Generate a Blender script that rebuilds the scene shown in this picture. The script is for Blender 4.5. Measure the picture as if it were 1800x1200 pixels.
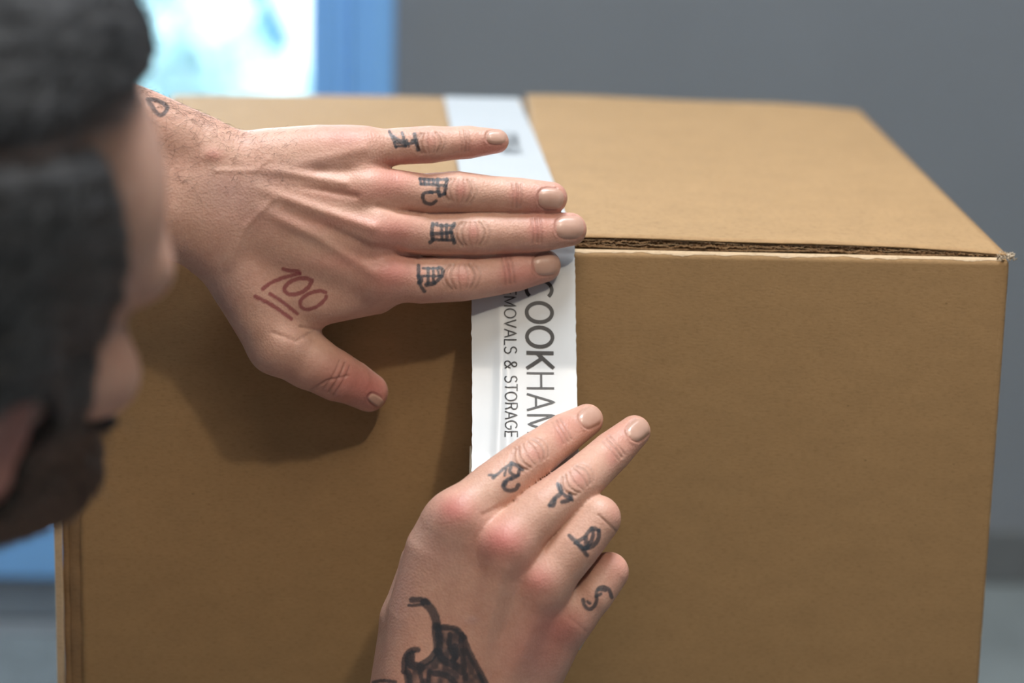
import bpy, bmesh, math, random
import numpy as np
from mathutils import Vector, Matrix
from mathutils.bvhtree import BVHTree

random.seed(7); rng = np.random.default_rng(7)
for o in list(bpy.data.objects): bpy.data.objects.remove(o)
SC = bpy.context.scene; COL = SC.collection

# ------------------------------------------------------------ camera (solved from the carton's edges)
F_PX = 4300.0
YAW, PITCH, ROLL = 0.01973, 0.23818, 0.024714
CAM = np.array([-0.0300, -1.13605, 0.77076])
def cam_axes():
    cy, sy, cp, sp = math.cos(YAW), math.sin(YAW), math.cos(PITCH), math.sin(PITCH)
    cr, sr = math.cos(ROLL), math.sin(ROLL)
    f = np.array([sy*cp, cy*cp, -sp]); r = np.array([cy, -sy, 0.0]); u = np.cross(r, f)
    return cr*r+sr*u, -sr*r+cr*u, f
RT, UP, FW = cam_axes()
cd = bpy.data.cameras.new('camera'); cam = bpy.data.objects.new('camera', cd); COL.objects.link(cam)
M = Matrix.Identity(4)
for i in range(3):
    M[i][0] = RT[i]; M[i][1] = UP[i]; M[i][2] = -FW[i]; M[i][3] = CAM[i]
cam.matrix_world = M
cd.sensor_width = 36; cd.lens = F_PX/1800*36; cd.clip_start = 0.02; cd.clip_end = 100
cd.dof.use_dof = True; cd.dof.focus_distance = 1.125; cd.dof.aperture_fstop = cd.lens/1000/0.0185
SC.camera = cam

# ------------------------------------------------------------ world, lights, exposure
SC.view_settings.view_transform = 'Standard'; SC.view_settings.look = 'None'
SC.view_settings.gamma = 1; SC.view_settings.use_curve_mapping = False
SC.view_settings.exposure = 0.0
w = bpy.data.worlds.new('world'); SC.world = w; w.use_nodes = True
w.node_tree.nodes['Background'].inputs[0].default_value = (0.78, 0.90, 1.0, 1)
w.node_tree.nodes['Background'].inputs[1].default_value = 5.0

def lamp(name, loc, target, size, power, color, shape='DISK', size_y=None, spread=math.pi):
    l = bpy.data.lights.new(name, 'AREA'); l.shape = shape; l.size = size
    if size_y: l.size_y = size_y
    l.energy = power; l.color = color; l.spread = spread
    o = bpy.data.objects.new(name, l); COL.objects.link(o); o.location = loc
    d = Vector(target)-Vector(loc); o.rotation_euler = d.to_track_quat('-Z', 'Y').to_euler()
    return o
lamp('front_downlight', (0.62, -1.40, 2.38), (0.30, 0, .62), 0.13, 2.7, (1.0, .87, .70), spread=math.radians(62))
lamp('overhead_light', (0.20, -0.02, 2.38), (0.18, -0.02, .5), 0.70, 48, (.90, .95, 1.0))
lamp('ambient_fill_panel', (0.1, -1.2, 2.39), (0.1, -1.2, 0), 1.2, 18.5, (1.0, .86, .72), 'RECTANGLE', 0.9)  # unseen fill lamp added to raise the soft ambient light
lamp('window_daylight', (-0.95, 1.03, 1.2), (-0.3, -0.6, .6), 0.9, 6, (.62, .82, 1.0), 'RECTANGLE', 1.6)

# ------------------------------------------------------------ projection helpers
def P(u, v, h=0.0):
    """world point (m) seen at pixel u,v lying h mm in front of the carton's front plane (y=0)"""
    d = FW + RT*((u-900)/F_PX) + UP*((600-v)/F_PX)
    t = (-h/1000.0 - CAM[1])/d[1]
    return CAM + d*t
def PZ(u, v, z):
    d = FW + RT*((u-900)/F_PX) + UP*((600-v)/F_PX)
    return CAM + d*((z-CAM[2])/d[2])
def PD(u, v, dist):
    return CAM + (FW + RT*((u-900)/F_PX) + UP*((600-v)/F_PX))*dist
def project(V):
    d = V - CAM; z = d@FW
    return np.stack([900+F_PX*(d@RT)/z, 600-F_PX*(d@UP)/z], 1), z

# ------------------------------------------------------------ object helpers
def tag(o, label=None, cat=None, group=None, kind=None):
    if label: o['label'] = label
    if cat: o['category'] = cat
    if group: o['group'] = group
    if kind: o['kind'] = kind
    return o
def empty(name, loc=(0, 0, 0)):
    o = bpy.data.objects.new(name, None); COL.objects.link(o); o.location = loc; o.empty_display_size = .05
    return o
def link(name, me, mat=None, parent=None, smooth=False):
    o = bpy.data.objects.new(name, me); COL.objects.link(o)
    if mat: me.materials.append(mat)
    if smooth: me.polygons.foreach_set('use_smooth', [True]*len(me.polygons))
    if parent:
        o.parent = parent; o.matrix_parent_inverse = Matrix.Translation(-Vector(parent.location))
    return o
def mesh_from(name, V, Fq):
    me = bpy.data.meshes.new(name); me.from_pydata([tuple(map(float, v)) for v in V], [], [tuple(f) for f in Fq]); me.update()
    return me
def fast_mesh(name, V, Q):
    me = bpy.data.meshes.new(name)
    n = len(V); m = len(Q); k = Q.shape[1]
    me.vertices.add(n); me.vertices.foreach_set('co', V.astype(np.float32).ravel())
    me.loops.add(m*k); me.loops.foreach_set('vertex_index', Q.astype(np.int32).ravel())
    me.polygons.add(m); me.polygons.foreach_set('loop_start', np.arange(0, m*k, k, dtype=np.int32))
    me.update(calc_edges=True); me.validate()
    return me
def box_bm(lo, hi, bevel=0.0, seg=3, bm=None):
    own = bm is None
    if own: bm = bmesh.new()
    c = [(a+b)/2 for a, b in zip(lo, hi)]; s = [b-a for a, b in zip(lo, hi)]
    r = bmesh.ops.create_cube(bm, size=1, matrix=Matrix.Translation(c) @ Matrix.Diagonal((*s, 1)))
    if bevel > 0:
        es = list({e for v in r['verts'] for e in v.link_edges})
        bmesh.ops.bevel(bm, geom=es, offset=bevel, segments=seg, affect='EDGES', profile=.5)
    return bm
def bm_obj(name, bm, mat, parent=None, smooth=False):
    me = bpy.data.meshes.new(name); bm.to_mesh(me); bm.free()
    return link(name, me, mat, parent, smooth)

# ------------------------------------------------------------ materials
def new_mat(name):
    m = bpy.data.materials.new(name); m.use_nodes = True
    nt = m.node_tree; b = nt.nodes['Principled BSDF']
    return m, nt, b
def N(nt, t, **kw):
    n = nt.nodes.new(t)
    for k, v in kw.items():
        if k in n.inputs: n.inputs[k].default_value = v
        else: setattr(n, k, v)
    return n
def ramp(nt, fac, stops):
    r = nt.nodes.new('ShaderNodeValToRGB'); e = r.color_ramp.elements
    while len(e) < len(stops): e.new(.5)
    for x, (p, c) in zip(e, stops): x.position = p; x.color = (*c, 1)
    nt.links.new(fac, r.inputs[0]); return r
def coords(nt, scale=(1, 1, 1)):
    tc = nt.nodes.new('ShaderNodeTexCoord'); mp = nt.nodes.new('ShaderNodeMapping')
    mp.inputs['Scale'].default_value = scale; nt.links.new(tc.outputs['Object'], mp.inputs[0]); return mp.outputs[0]
def noise(nt, vec, scale, detail=4, rough=.6):
    n = nt.nodes.new('ShaderNodeTexNoise'); n.inputs['Scale'].default_value = scale
    n.inputs['Detail'].default_value = detail; n.inputs['Roughness'].default_value = rough
    nt.links.new(vec, n.inputs['Vector']); return n.outputs['Fac']
def bump(nt, b, h, strength, dist):
    n = nt.nodes.new('ShaderNodeBump'); n.inputs['Strength'].default_value = strength; n.inputs['Distance'].default_value = dist
    nt.links.new(h, n.inputs['Height']); nt.links.new(n.outputs[0], b.inputs['Normal']); return n
def mixc(nt, fac, a, b_, mode='MIX'):
    n = nt.nodes.new('ShaderNodeMix'); n.data_type = 'RGBA'; n.blend_type = mode
    for sock, val in ((n.inputs[0], fac), (n.inputs[6], a), (n.inputs[7], b_)):
        if hasattr(val, 'is_output'): nt.links.new(val, sock)
        elif isinstance(val, (int, float)): sock.default_value = val
        else: sock.default_value = (*val, 1)
    return n.outputs[2]
def simple(name, col, rough=.6, var=.08, sc=40, metal=0, spec=.5):
    m, nt, b = new_mat(name)
    v = noise(nt, coords(nt), sc)
    lo = tuple(c*(1-var) for c in col); hi = tuple(min(1, c*(1+var)) for c in col)
    r = ramp(nt, v, [(.3, lo), (.7, hi)]); nt.links.new(r.outputs[0], b.inputs['Base Color'])
    b.inputs['Roughness'].default_value = rough; b.inputs['Metallic'].default_value = metal
    b.inputs['Specular IOR Level'].default_value = spec
    return m

def kraft(name, base, dark_specks=True):
    m, nt, b = new_mat(name)
    mot = noise(nt, coords(nt, (1, 1, 2.2)), 45, 5, .65)
    big = noise(nt, coords(nt, (1, 1, 1.5)), 7, 3, .5)
    fib = noise(nt, coords(nt, (1, .8, 3.2)), 330, 4, .75)
    c1 = ramp(nt, mot, [(.3, tuple(x*.93 for x in base)), (.7, tuple(min(1, x*1.06) for x in base))]).outputs[0]
    c2 = mixc(nt, 1.0, c1, ramp(nt, big, [(.3, (.94, .94, .93)), (.7, (1.0, 1.0, 1.0))]).outputs[0], 'MULTIPLY')
    c3 = mixc(nt, 1.0, c2, ramp(nt, fib, [(.30, (.78, .76, .73)), (.47, (1, 1, 1)), (.72, (1.09, 1.09, 1.10))]).outputs[0], 'MULTIPLY')
    if dark_specks:
        vo = nt.nodes.new('ShaderNodeTexVoronoi'); vo.inputs['Scale'].default_value = 75; vo.inputs['Randomness'].default_value = 1
        nt.links.new(coords(nt, (1, 1, 1.7)), vo.inputs['Vector'])
        sp = ramp(nt, vo.outputs['Distance'], [(.035, (1, 1, 1)), (.06, (0, 0, 0))]).outputs[0]
        gate = ramp(nt, noise(nt, coords(nt), 30, 2), [(.52, (0, 0, 0)), (.6, (1, 1, 1))]).outputs[0]
        f = nt.nodes.new('ShaderNodeMath'); f.operation = 'MULTIPLY'
        nt.links.new(sp, f.inputs[0]); nt.links.new(gate, f.inputs[1])
        f2 = nt.nodes.new('ShaderNodeMath'); f2.operation = 'MULTIPLY'; f2.inputs[1].default_value = .55
        nt.links.new(f.outputs[0], f2.inputs[0])
        c3 = mixc(nt, f2.outputs[0], c3, tuple(x*.25 for x in base))
    nt.links.new(c3, b.inputs['Base Color'])
    b.inputs['Roughness'].default_value = .78; b.inputs['Specular IOR Level'].default_value = .35
    bump(nt, b, fib, .25, .0004)
    return m
KB = (.326, .199, .090)
MAT = {}
MAT['kraft'] = kraft('kraft_board', KB)
MAT['kraft_edge'] = kraft('kraft_cut_edge', (.42, .28, .16), False)
MAT['kraft_dark'] = kraft('kraft_shaded_flute', (.24, .145, .07), False)  # flute kraft darkened, the shade of the recesses put into its colour
MAT['kraft_torn'] = simple('torn_paper_fibre', (.44, .35, .25), .9, .2, 500)
MAT['kraft_pale'] = kraft('kraft_worn_highlit', (.50, .37, .235), False)  # pale worn liner; also carries the painted highlight of fold and corner

def tape_mat():
    m, nt, b = new_mat('white_tape_film')
    v = noise(nt, coords(nt, (1, 1, .3)), 60, 3)
    r = ramp(nt, v, [(.3, (.545, .57, .585)), (.7, (.57, .595, .61))]); nt.links.new(r.outputs[0], b.inputs['Base Color'])
    b.inputs['Roughness'].default_value = .32; b.inputs['Coat Weight'].default_value = .15
    bump(nt, b, v, .12, .0008)
    return m
MAT['tape'] = tape_mat()
MAT['ink'] = simple('black_print_ink', (.028, .028, .03), .45, .05, 200)
MAT['rollside'] = simple('tape_roll_side', (.55, .52, .46), .6, .12, 300)
MAT['core'] = simple('roll_core_card', (.45, .37, .27), .8, .1, 200)

def skin_mat():
    m, nt, b = new_mat('skin')
    a = nt.nodes.new('ShaderNodeAttribute'); a.attribute_name = 'skin_colour'
    mot = noise(nt, coords(nt), 110, 4, .65)
    mot2 = noise(nt, coords(nt), 600, 2, .6)
    c = mixc(nt, 1.0, a.outputs['Color'], ramp(nt, mot, [(.3, (.93, .88, .87)), (.7, (1.04, 1.05, 1.05))]).outputs[0], 'MULTIPLY')
    c = mixc(nt, 1.0, c, ramp(nt, mot2, [(.3, (.95, .93, .92)), (.7, (1.02, 1.02, 1.02))]).outputs[0], 'MULTIPLY')
    nt.links.new(c, b.inputs['Base Color'])
    b.inputs['Roughness'].default_value = .47; b.inputs['Specular IOR Level'].default_value = .42
    b.inputs['Subsurface Weight'].default_value = .12
    b.inputs['Subsurface Radius'].default_value = (1.0, .35, .2); b.inputs['Subsurface Scale'].default_value = .004
    vo = nt.nodes.new('ShaderNodeTexVoronoi'); vo.inputs['Scale'].default_value = 900; nt.links.new(coords(nt), vo.inputs['Vector'])
    ad = nt.nodes.new('ShaderNodeMath'); ad.operation = 'ADD'
    nt.links.new(vo.outputs['Distance'], ad.inputs[0]); nt.links.new(noise(nt, coords(nt), 260, 4, .7), ad.inputs[1])
    bump(nt, b, ad.outputs[0], .20, .0006)
    return m
MAT['skin'] = skin_mat()
def nail_mat():
    m, nt, b = new_mat('fingernail')
    v = noise(nt, coords(nt), 150)
    nt.links.new(ramp(nt, v, [(.3, (.49, .295, .225)), (.7, (.55, .345, .27))]).outputs[0], b.inputs['Base Color'])
    b.inputs['Roughness'].default_value = .3; b.inputs['Coat Weight'].default_value = .1
    return m
MAT['nail'] = nail_mat()
def hair_mat(name, c0, c1, sc=(1, 1, 1)):
    m, nt, b = new_mat(name)
    v = noise(nt, coords(nt, sc), 120, 5, .7)
    nt.links.new(ramp(nt, v, [(.3, c0), (.75, c1)]).outputs[0], b.inputs['Base Color'])
    b.inputs['Roughness'].default_value = .5; b.inputs['Specular IOR Level'].default_value = .5
    bump(nt, b, v, .6, .004)
    return m
MAT['hair'] = hair_mat('dark_hair', (.010, .010, .011), (.075, .076, .080), (.35, 1.6, 1.6))
MAT['strand'] = hair_mat('highlit_strand', (.006, .006, .007), (.17, .175, .185), (.5, .5, .5))  # lighter greys paint highlights into the strand colour
MAT['beard'] = hair_mat('beard_hair', (.008, .006, .005), (.035, .024, .018), (1, 1, .5))
MAT['armhair'] = simple('arm_hair', (.06, .04, .03), .5)
MAT['shirt'] = simple('charcoal_cotton', (.035, .037, .042), .9, .2, 300)
MAT['trousers'] = simple('dark_work_trousers', (.03, .035, .05), .9, .2, 300)
MAT['wall'] = simple('grey_wall_paint', (.180, .200, .222), .85, .03, 6)
MAT['ceiling'] = simple('white_ceiling_paint', (.75, .75, .74), .9, .03, 6)
MAT['floor'] = simple('grey_floor_screed', (.165, .187, .188), .9, .12, 9, 0, .2)
MAT['frame'] = simple('frame_daylight_blue', (.20, .46, .86), .5, .03, 12)  # white frame, with the blue of the daylight put into its base colour
MAT['sill'] = simple('dark_grey_threshold', (.045, .05, .054), .95, .1, 20, 0, .1)
MAT['groove'] = simple('black_sill_groove', (.03, .033, .036), .7, .1, 20)
MAT['base'] = simple('grey_skirting_paint', (.12, .13, .135), .6, .04, 20)
def glass_mat():
    m, nt, b = new_mat('window_glass')
    b.inputs['Base Color'].default_value = (1, 1, 1, 1); b.inputs['Roughness'].default_value = .0
    b.inputs['Transmission Weight'].default_value = 1; b.inputs['IOR'].default_value = 1.01
    return m
MAT['glass'] = glass_mat()
MAT['leaf'] = simple('pale_green_leaves', (.58, .78, .79), .7, .2, 8)
MAT['bark'] = simple('bluish_bark', (.05, .17, .27), .8, .2, 15)
MAT['ground'] = simple('pale_paving', (.5, .55, .58), .9, .1, 5)

# ------------------------------------------------------------ the room
X0, X1, Y0, Y1, ZC = -2.0, 2.0, -2.6, 1.10, 2.4
def struct(name, lo, hi, mat, bevel=0):
    return tag(bm_obj(name, box_bm(lo, hi, bevel), mat), kind='structure')
struct('floor', (X0-.1, Y0-.1, -.1), (X1+.1, Y1+.1, 0), MAT['floor'])
struct('ceiling', (X0-.1, Y0-.1, ZC), (X1+.1, Y1+.1, ZC+.1), MAT['ceiling'])
struct('wall_left', (X0-.1, Y0, 0), (X0, Y1, ZC), MAT['wall'])
struct('wall_right', (X1, Y0, 0), (X1+.1, Y1, ZC), MAT['wall'])
struct('wall_front', (X0-.1, Y0-.1, 0), (X1+.1, Y0, ZC), MAT['wall'])
# the window stands in the back wall; edges taken from where it is seen
def xw(u, v=100): return P(u, v, -Y1*1000)[0]
wx1 = xw(693); gx1 = xw(547); wx0 = -1.75; gx0 = wx0+.10; zb = P(60, 1012, -Y1*1000)[2]; zt = 2.15
zb = max(zb, .02)
bm = box_bm((X0, Y1, 0), (wx0, Y1+.1, ZC)); box_bm((wx1, Y1, 0), (X1, Y1+.1, ZC), bm=bm)
box_bm((wx0, Y1, zt), (wx1, Y1+.1, ZC), bm=bm)
if zb > .001: box_bm((wx0, Y1, 0), (wx1, Y1+.1, zb), bm=bm)
tag(bm_obj('wall_back', bm, MAT['wall']), kind='structure')
win = tag(empty('window_1', (wx0, Y1, zb)), kind='structure')
zr = P(60, 930, -Y1*1000)[2]
for lo, hi in (((wx0, Y1-.02, zb), (gx0, Y1+.06, zt)), ((gx1, Y1-.02, zb), (wx1, Y1+.06, zt)),
               ((gx0, Y1-.058, 0.001), (gx1, Y1+.06, zr+.03)), ((gx0, Y1-.02, zt-.09), (gx1, Y1+.06, zt))):
    bm_obj('window_frame', box_bm(lo, hi, .006), MAT['frame'], win)
for x in (gx1+.018, gx1+.038):
    bm_obj('frame_moulding', box_bm((x, Y1-.027, zb+.01), (x+.010, Y1-.0195, zt-.01), .003), MAT['frame'], win)
bm_obj('window_pane', box_bm((gx0, Y1+.02, zr+.03), (gx1, Y1+.026, zt-.09)), MAT['glass'], win)
struct('trim_1', (wx0, Y1-.165, 0), (wx1-.02, Y1-.0585, .006), MAT['sill'], .002)
struct('trim_2', (wx0, Y1-.195, 0), (wx1-.02, Y1-.1655, .003), MAT['groove'], .001)
struct('baseboard_back', (wx1+.004, Y1-.012, 0), (X1, Y1, .055), MAT['base'], .003)
struct('ground', (-8, Y1+.1, -.3), (6, 12, -.12), MAT['ground'])

mt = empty('door_mat', (-1.0, .45, 0))
tag(mt, 'flat dark grey mat on the floor between the bright window and the carton', 'mat')
bm_obj('mat_pile', box_bm((-1.70, .12, .001), (-.27, .885, .009), .002), simple('dark_grey_mat', (.075, .085, .088), .95, .2, 60, 0, .1), mt)
bm_obj('mat_edge', box_bm((-1.72, .10, .0005), (-.25, .90, .004), .001), MAT['groove'], mt)
# trees outside the window, blurred
def tube(pts, rad, seg=10):
    V = []; Q = []
    for i, p in enumerate(pts):
        p = Vector(p); a = Vector(pts[max(i-1, 0)]); b = Vector(pts[min(i+1, len(pts)-1)])
        d = (b-a).normalized(); x = d.orthogonal().normalized() if i == 0 else (px - d*px.dot(d)).normalized()
        px = x; y = d.cross(x)
        for k in range(seg):
            t = 2*math.pi*k/seg; V.append(p+(x*math.cos(t)+y*math.sin(t))*rad[i])
    for i in range(len(pts)-1):
        for k in range(seg):
            Q.append((i*seg+k, i*seg+(k+1) % seg, (i+1)*seg+(k+1) % seg, (i+1)*seg+k))
    Q.append(tuple(range(seg))[::-1]); Q.append(tuple(range((len(pts)-1)*seg, len(pts)*seg)))
    return V, Q
def leaves(centres, n, size):
    V = []; Q = []
    for i in range(n):
        c, r = random.choice(centres)
        while True:
            q = Vector([random.uniform(-1, 1) for _ in range(3)])
            if q.length < 1: break
        p = Vector(c)+Vector((q.x*r[0], q.y*r[1], q.z*r[2]))
        a = Vector([random.gauss(0, 1) for _ in range(3)]).normalized(); b = a.orthogonal().normalized()
        s = size*random.uniform(.6, 1.3); k = len(V)
        V += [p-a*s, p+b*s*.45, p+a*s, p-b*s*.45]; Q.append((k, k+1, k+2, k+3))
    return V, Q
YB = 4.2
def at(u, v, y): return tuple(P(u, v, -y*1000))
sh = empty('shrub', (at(330, 150, YB)[0], YB, -.12))
tag(sh, 'pale green shrub outside the bright window behind the carton', 'shrub')
V, Q = leaves([(at(330, 175, YB), (.30, .15, .13)), (at(370, 115, YB), (.10, .12, .16)), (at(290, 90, YB), (.12, .1, .22)), (at(430, 180, YB), (.12, .1, .06)), (at(350, 260, YB), (.40, .15, .2))], 1500, .06)
tag(link('foliage', mesh_from('foliage', V, Q), MAT['leaf'], sh), kind='stuff')
b0 = at(350, 280, YB)
V, Q = tube([(b0[0], YB, -.12), (b0[0]+.02, YB, b0[2]), at(340, 200, YB)], [.03, .025, .015])
link('stem', mesh_from('stem', V, Q), MAT['bark'], sh)
tr = empty('tree', (at(480, 200, YB+1.3)[0], YB+1.3, -.12))
tag(tr, 'slender bluish tree with a curved trunk outside the window', 'tree')
V, Q = tube([(at(500, 200, YB+1.3)[0], YB+1.3, -.12), at(480, 170, YB+1.3), at(470, 75, YB+1.3), at(440, 30, YB+1.3), at(425, -40, YB+1.3), at(420, -200, YB+1.3)],
            [.05, .05, .075, .085, .07, .05])
link('trunk', mesh_from('trunk', V, Q), MAT['bark'], tr)
V, Q = tube([at(424, -150, YB+1.3), at(300, -120, YB+1.3), at(275, 40, YB+1.3), at(255, 130, YB+1.3)], [.035, .03, .03, .02])
link('branch', mesh_from('branch', V, Q), MAT['bark'], tr)
V, Q = leaves([(at(380, -330, YB+1.3), (.6, .3, .3))], 500, .07)
tag(link('foliage', mesh_from('foliage', V, Q), MAT['leaf'], tr), kind='stuff')

# ------------------------------------------------------------ the carton
H = .54; W2 = .2285; D = .468; T = .0055
box = empty('cardboard_box', (0, D/2, 0))
tag(box, 'large brown corrugated cardboard carton with white tape over its top seam', 'box')
K = MAT['kraft']
FL = -W2+.0125                       # the front panel starts right of the glued corner
bm_obj('front_panel', box_bm((FL, 0, 0), (W2, .007, H), .0034, 5), K, box, True)
bm_obj('side_panel', box_bm((W2-.006, .0072, 0), (W2, D, H), .002, 3), K, box, True)
bm_obj('side_panel', box_bm((-W2+.004, .004, 0), (-W2+.009, D, H), .002, 3), K, box, True)
bm_obj('back_panel', box_bm((-W2+.0095, D-.006, 0), (W2-.0065, D, H), .002, 3), K, box, True)
bm_obj('bottom_panel', box_bm((-W2+.0095, .0075, .001), (W2-.0065, D-.0065, .006)), K, box)
def corner_strip():
    V = []; Q = []; n = 60
    for i in range(n+1):
        z = H*i/n; j = rng.normal(0, .00025); wv = .0006*math.sin(i*.35)
        for x, y in ((-W2, .004), (-W2+.0008, .0004), (-W2+.0032+j+wv, .0002), (-W2+.0040+j+wv, .0012), (-W2+.0040, .0042)):
            V.append((x, y, z))
    for i in range(n):
        for k in range(5):
            a = i*5+k; b = i*5+(k+1) % 5; Q.append((a, b, b+5, a+5))
    Q.append((4, 3, 2, 1, 0)); Q.append(tuple(n*5+k for k in range(5)))
    return mesh_from('joint_edge', V, Q)
tag(link('joint_edge', corner_strip(), MAT['kraft_pale'], box), 'worn pale liner along the glued left corner')
# flute strips in the recess of the glued corner, coloured dark for its shade
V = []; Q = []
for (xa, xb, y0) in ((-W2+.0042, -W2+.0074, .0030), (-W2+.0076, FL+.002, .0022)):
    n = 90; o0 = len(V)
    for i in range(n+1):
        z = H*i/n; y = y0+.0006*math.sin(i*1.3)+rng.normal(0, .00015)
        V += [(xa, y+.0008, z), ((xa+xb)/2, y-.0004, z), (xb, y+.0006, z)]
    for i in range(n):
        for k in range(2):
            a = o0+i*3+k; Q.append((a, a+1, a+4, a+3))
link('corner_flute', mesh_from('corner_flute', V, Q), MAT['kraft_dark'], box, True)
# inner flap folded back under the top
bm_obj('inner_flap', box_bm((-W2+.010, .0072, H-.0052), (W2-.007, .20, H-.0004)), K, box)
bm_obj('inner_flap', box_bm((-W2+.010, D-.20, H-.0052), (W2-.007, D-.0065, H-.0004)), K, box)
# top flaps: gently bowed sheets hinged on the left and right panels, meeting under the tape
SEAM = .006
def flap(xa, xb, side):
    nx, ny = 60, 50; V = []; Q = []
    ys = [.0035 + (D-.0035)*(j/ny)**1.0 for j in range(ny+1)]
    def ztop(x, y):
        s = (x-xa)/(xb-xa); t = y/D
        if side > 0:
            thick = T + .0005*math.sin(x*40) - .0042*max(0, (x-(W2-.10))/.10)**1.3*(1-t)
            bow = .0032*math.cos(math.pi*.5*s)*t**1.2 - .0022*max(0, (s-.74)/.26)**1.1*t
            return H+thick+bow
        thick = T
        return H+thick-.0020*t*(1-s) + .0012*math.sin(math.pi*s)*t
    for j, y in enumerate(ys):
        for i in range(nx+1):
            x = xa+(xb-xa)*i/nx
            yy = y+(rng.normal(0, .00022) if j == 0 else 0)
            V.append((x, yy, ztop(x, y)))
    o = len(V)
    for j, y in enumerate(ys):
        for i in range(nx+1):
            x = xa+(xb-xa)*i/nx; V.append((x, y, ztop(x, y)-.0006))
    w = nx+1
    for j in range(ny):
        for i in range(nx):
            a = j*w+i; Q.append((a, a+1, a+w+1, a+w)); Q.append((o+a, o+a+w, o+a+w+1, o+a+1))
    for i in range(nx):
        Q.append((i+1, i, o+i, o+i+1)); a = ny*w+i; Q.append((a, a+1, o+a+1, o+a))
    for j in range(ny):
        a = j*w; Q.append((a, a+w, o+a+w, o+a)); a = j*w+nx; Q.append((a+w, a, o+a, o+a+w))
    root = link('top_flap', mesh_from('top_flap', V, Q), K, box, True)
    # crushed corrugation along the cut front edge: ragged plies between the liners
    n = 330; V = []; Q = []
    def ply(fr, thick, jy, jz, ph, wav):
        o = len(V); y1 = .030
        for i in range(n+1):
            x = xa+(xb-xa)*i/n; zt_ = ztop(x, .0035)-.0006; zb_ = H+.0003
            z = zb_+(zt_-zb_)*fr + wav*math.sin(x*520+ph) + rng.normal(0, jz) + .0004*math.sin(x*63+ph*2)
            z = min(max(z, zb_+.0001), zt_-.0001); y0 = .0036+abs(rng.normal(0, jy))+.0006*(1+math.sin(x*97+ph*3))
            tt = thick*(.7+.6*rng.random())
            V.extend([(x, y0, z+tt/2), (x, y0, z-tt/2), (x, y1, z-tt/2), (x, y1, z+tt/2)])
        for i in range(n):
            a = o+i*4
            for k in range(4):
                b = a+k; c = a+(k+1) % 4; Q.append((b, c, c+4, b+4))
    ply(.08, .0007, .0003, .00008, 0, 0); ply(.33, .0008, .0005, .00022, 1, .0004)
    ply(.62, .0008, .0006, .00025, 2.2, .0004)
    tag(link('crushed_flute', mesh_from('crushed_flute', V, Q), MAT['kraft_edge'], root), kind='stuff')
    V = []; Q = []
    ply(.50, .0003, .0004, .0002, 4, .0003); ply(.85, .0003, .0003, .0001, 5, 0)
    link('torn_liner', mesh_from('torn_liner', V, Q), MAT['kraft_pale'], root)
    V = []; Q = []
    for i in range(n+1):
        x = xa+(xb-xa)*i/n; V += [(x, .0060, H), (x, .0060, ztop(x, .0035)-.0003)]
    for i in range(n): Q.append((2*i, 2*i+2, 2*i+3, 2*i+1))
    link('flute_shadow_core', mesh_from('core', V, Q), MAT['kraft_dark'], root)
flap(SEAM+.0008, W2-.0012, 1)
flap(-W2+.004, SEAM-.0008, -1)
# pale strips on fold and corner: worn liner plus painted-in highlight
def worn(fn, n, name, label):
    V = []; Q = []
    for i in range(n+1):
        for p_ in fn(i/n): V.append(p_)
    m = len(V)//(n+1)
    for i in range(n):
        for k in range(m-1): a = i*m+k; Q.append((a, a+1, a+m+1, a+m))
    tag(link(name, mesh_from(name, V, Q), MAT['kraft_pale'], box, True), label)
wf = np.convolve(rng.normal(0, 1, 420), np.ones(5)/5, 'same')
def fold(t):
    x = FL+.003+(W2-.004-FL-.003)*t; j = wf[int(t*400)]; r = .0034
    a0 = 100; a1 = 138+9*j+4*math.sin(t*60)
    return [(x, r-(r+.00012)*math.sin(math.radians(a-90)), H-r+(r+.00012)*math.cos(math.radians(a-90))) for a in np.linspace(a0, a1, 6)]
worn(fold, 400, 'worn_highlit_fold', 'pale worn crease with painted highlight along the top front fold')
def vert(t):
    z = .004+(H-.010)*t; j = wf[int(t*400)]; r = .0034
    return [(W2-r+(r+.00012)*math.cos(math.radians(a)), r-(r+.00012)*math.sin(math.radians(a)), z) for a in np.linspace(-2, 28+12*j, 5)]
worn(vert, 400, 'worn_highlit_corner', 'pale worn line with painted rim light down the right corner')
# torn corner
V = []; Q = []
for i in range(90):
    c = Vector((W2-.0060+random.random()*.0085, random.uniform(-.001, .009), H+random.uniform(-.0012, .0020)))
    a = Vector([random.gauss(0, 1) for _ in range(3)]).normalized(); b = a.orthogonal().normalized(); d = a.cross(b)
    s = random.uniform(.0004, .0014); k = len(V)
    V += [c-a*s, c+b*s*.6, c+a*s*1.2, c-b*s*.5, c+d*s*.5]
    Q += [(k, k+1, k+4), (k+1, k+2, k+4), (k+2, k+3, k+4), (k+3, k, k+4), (k, k+3, k+2, k+1)]
tag(link('torn_corner', mesh_from('torn_corner', V, Q), MAT['kraft_torn'], box), kind='stuff')

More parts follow.
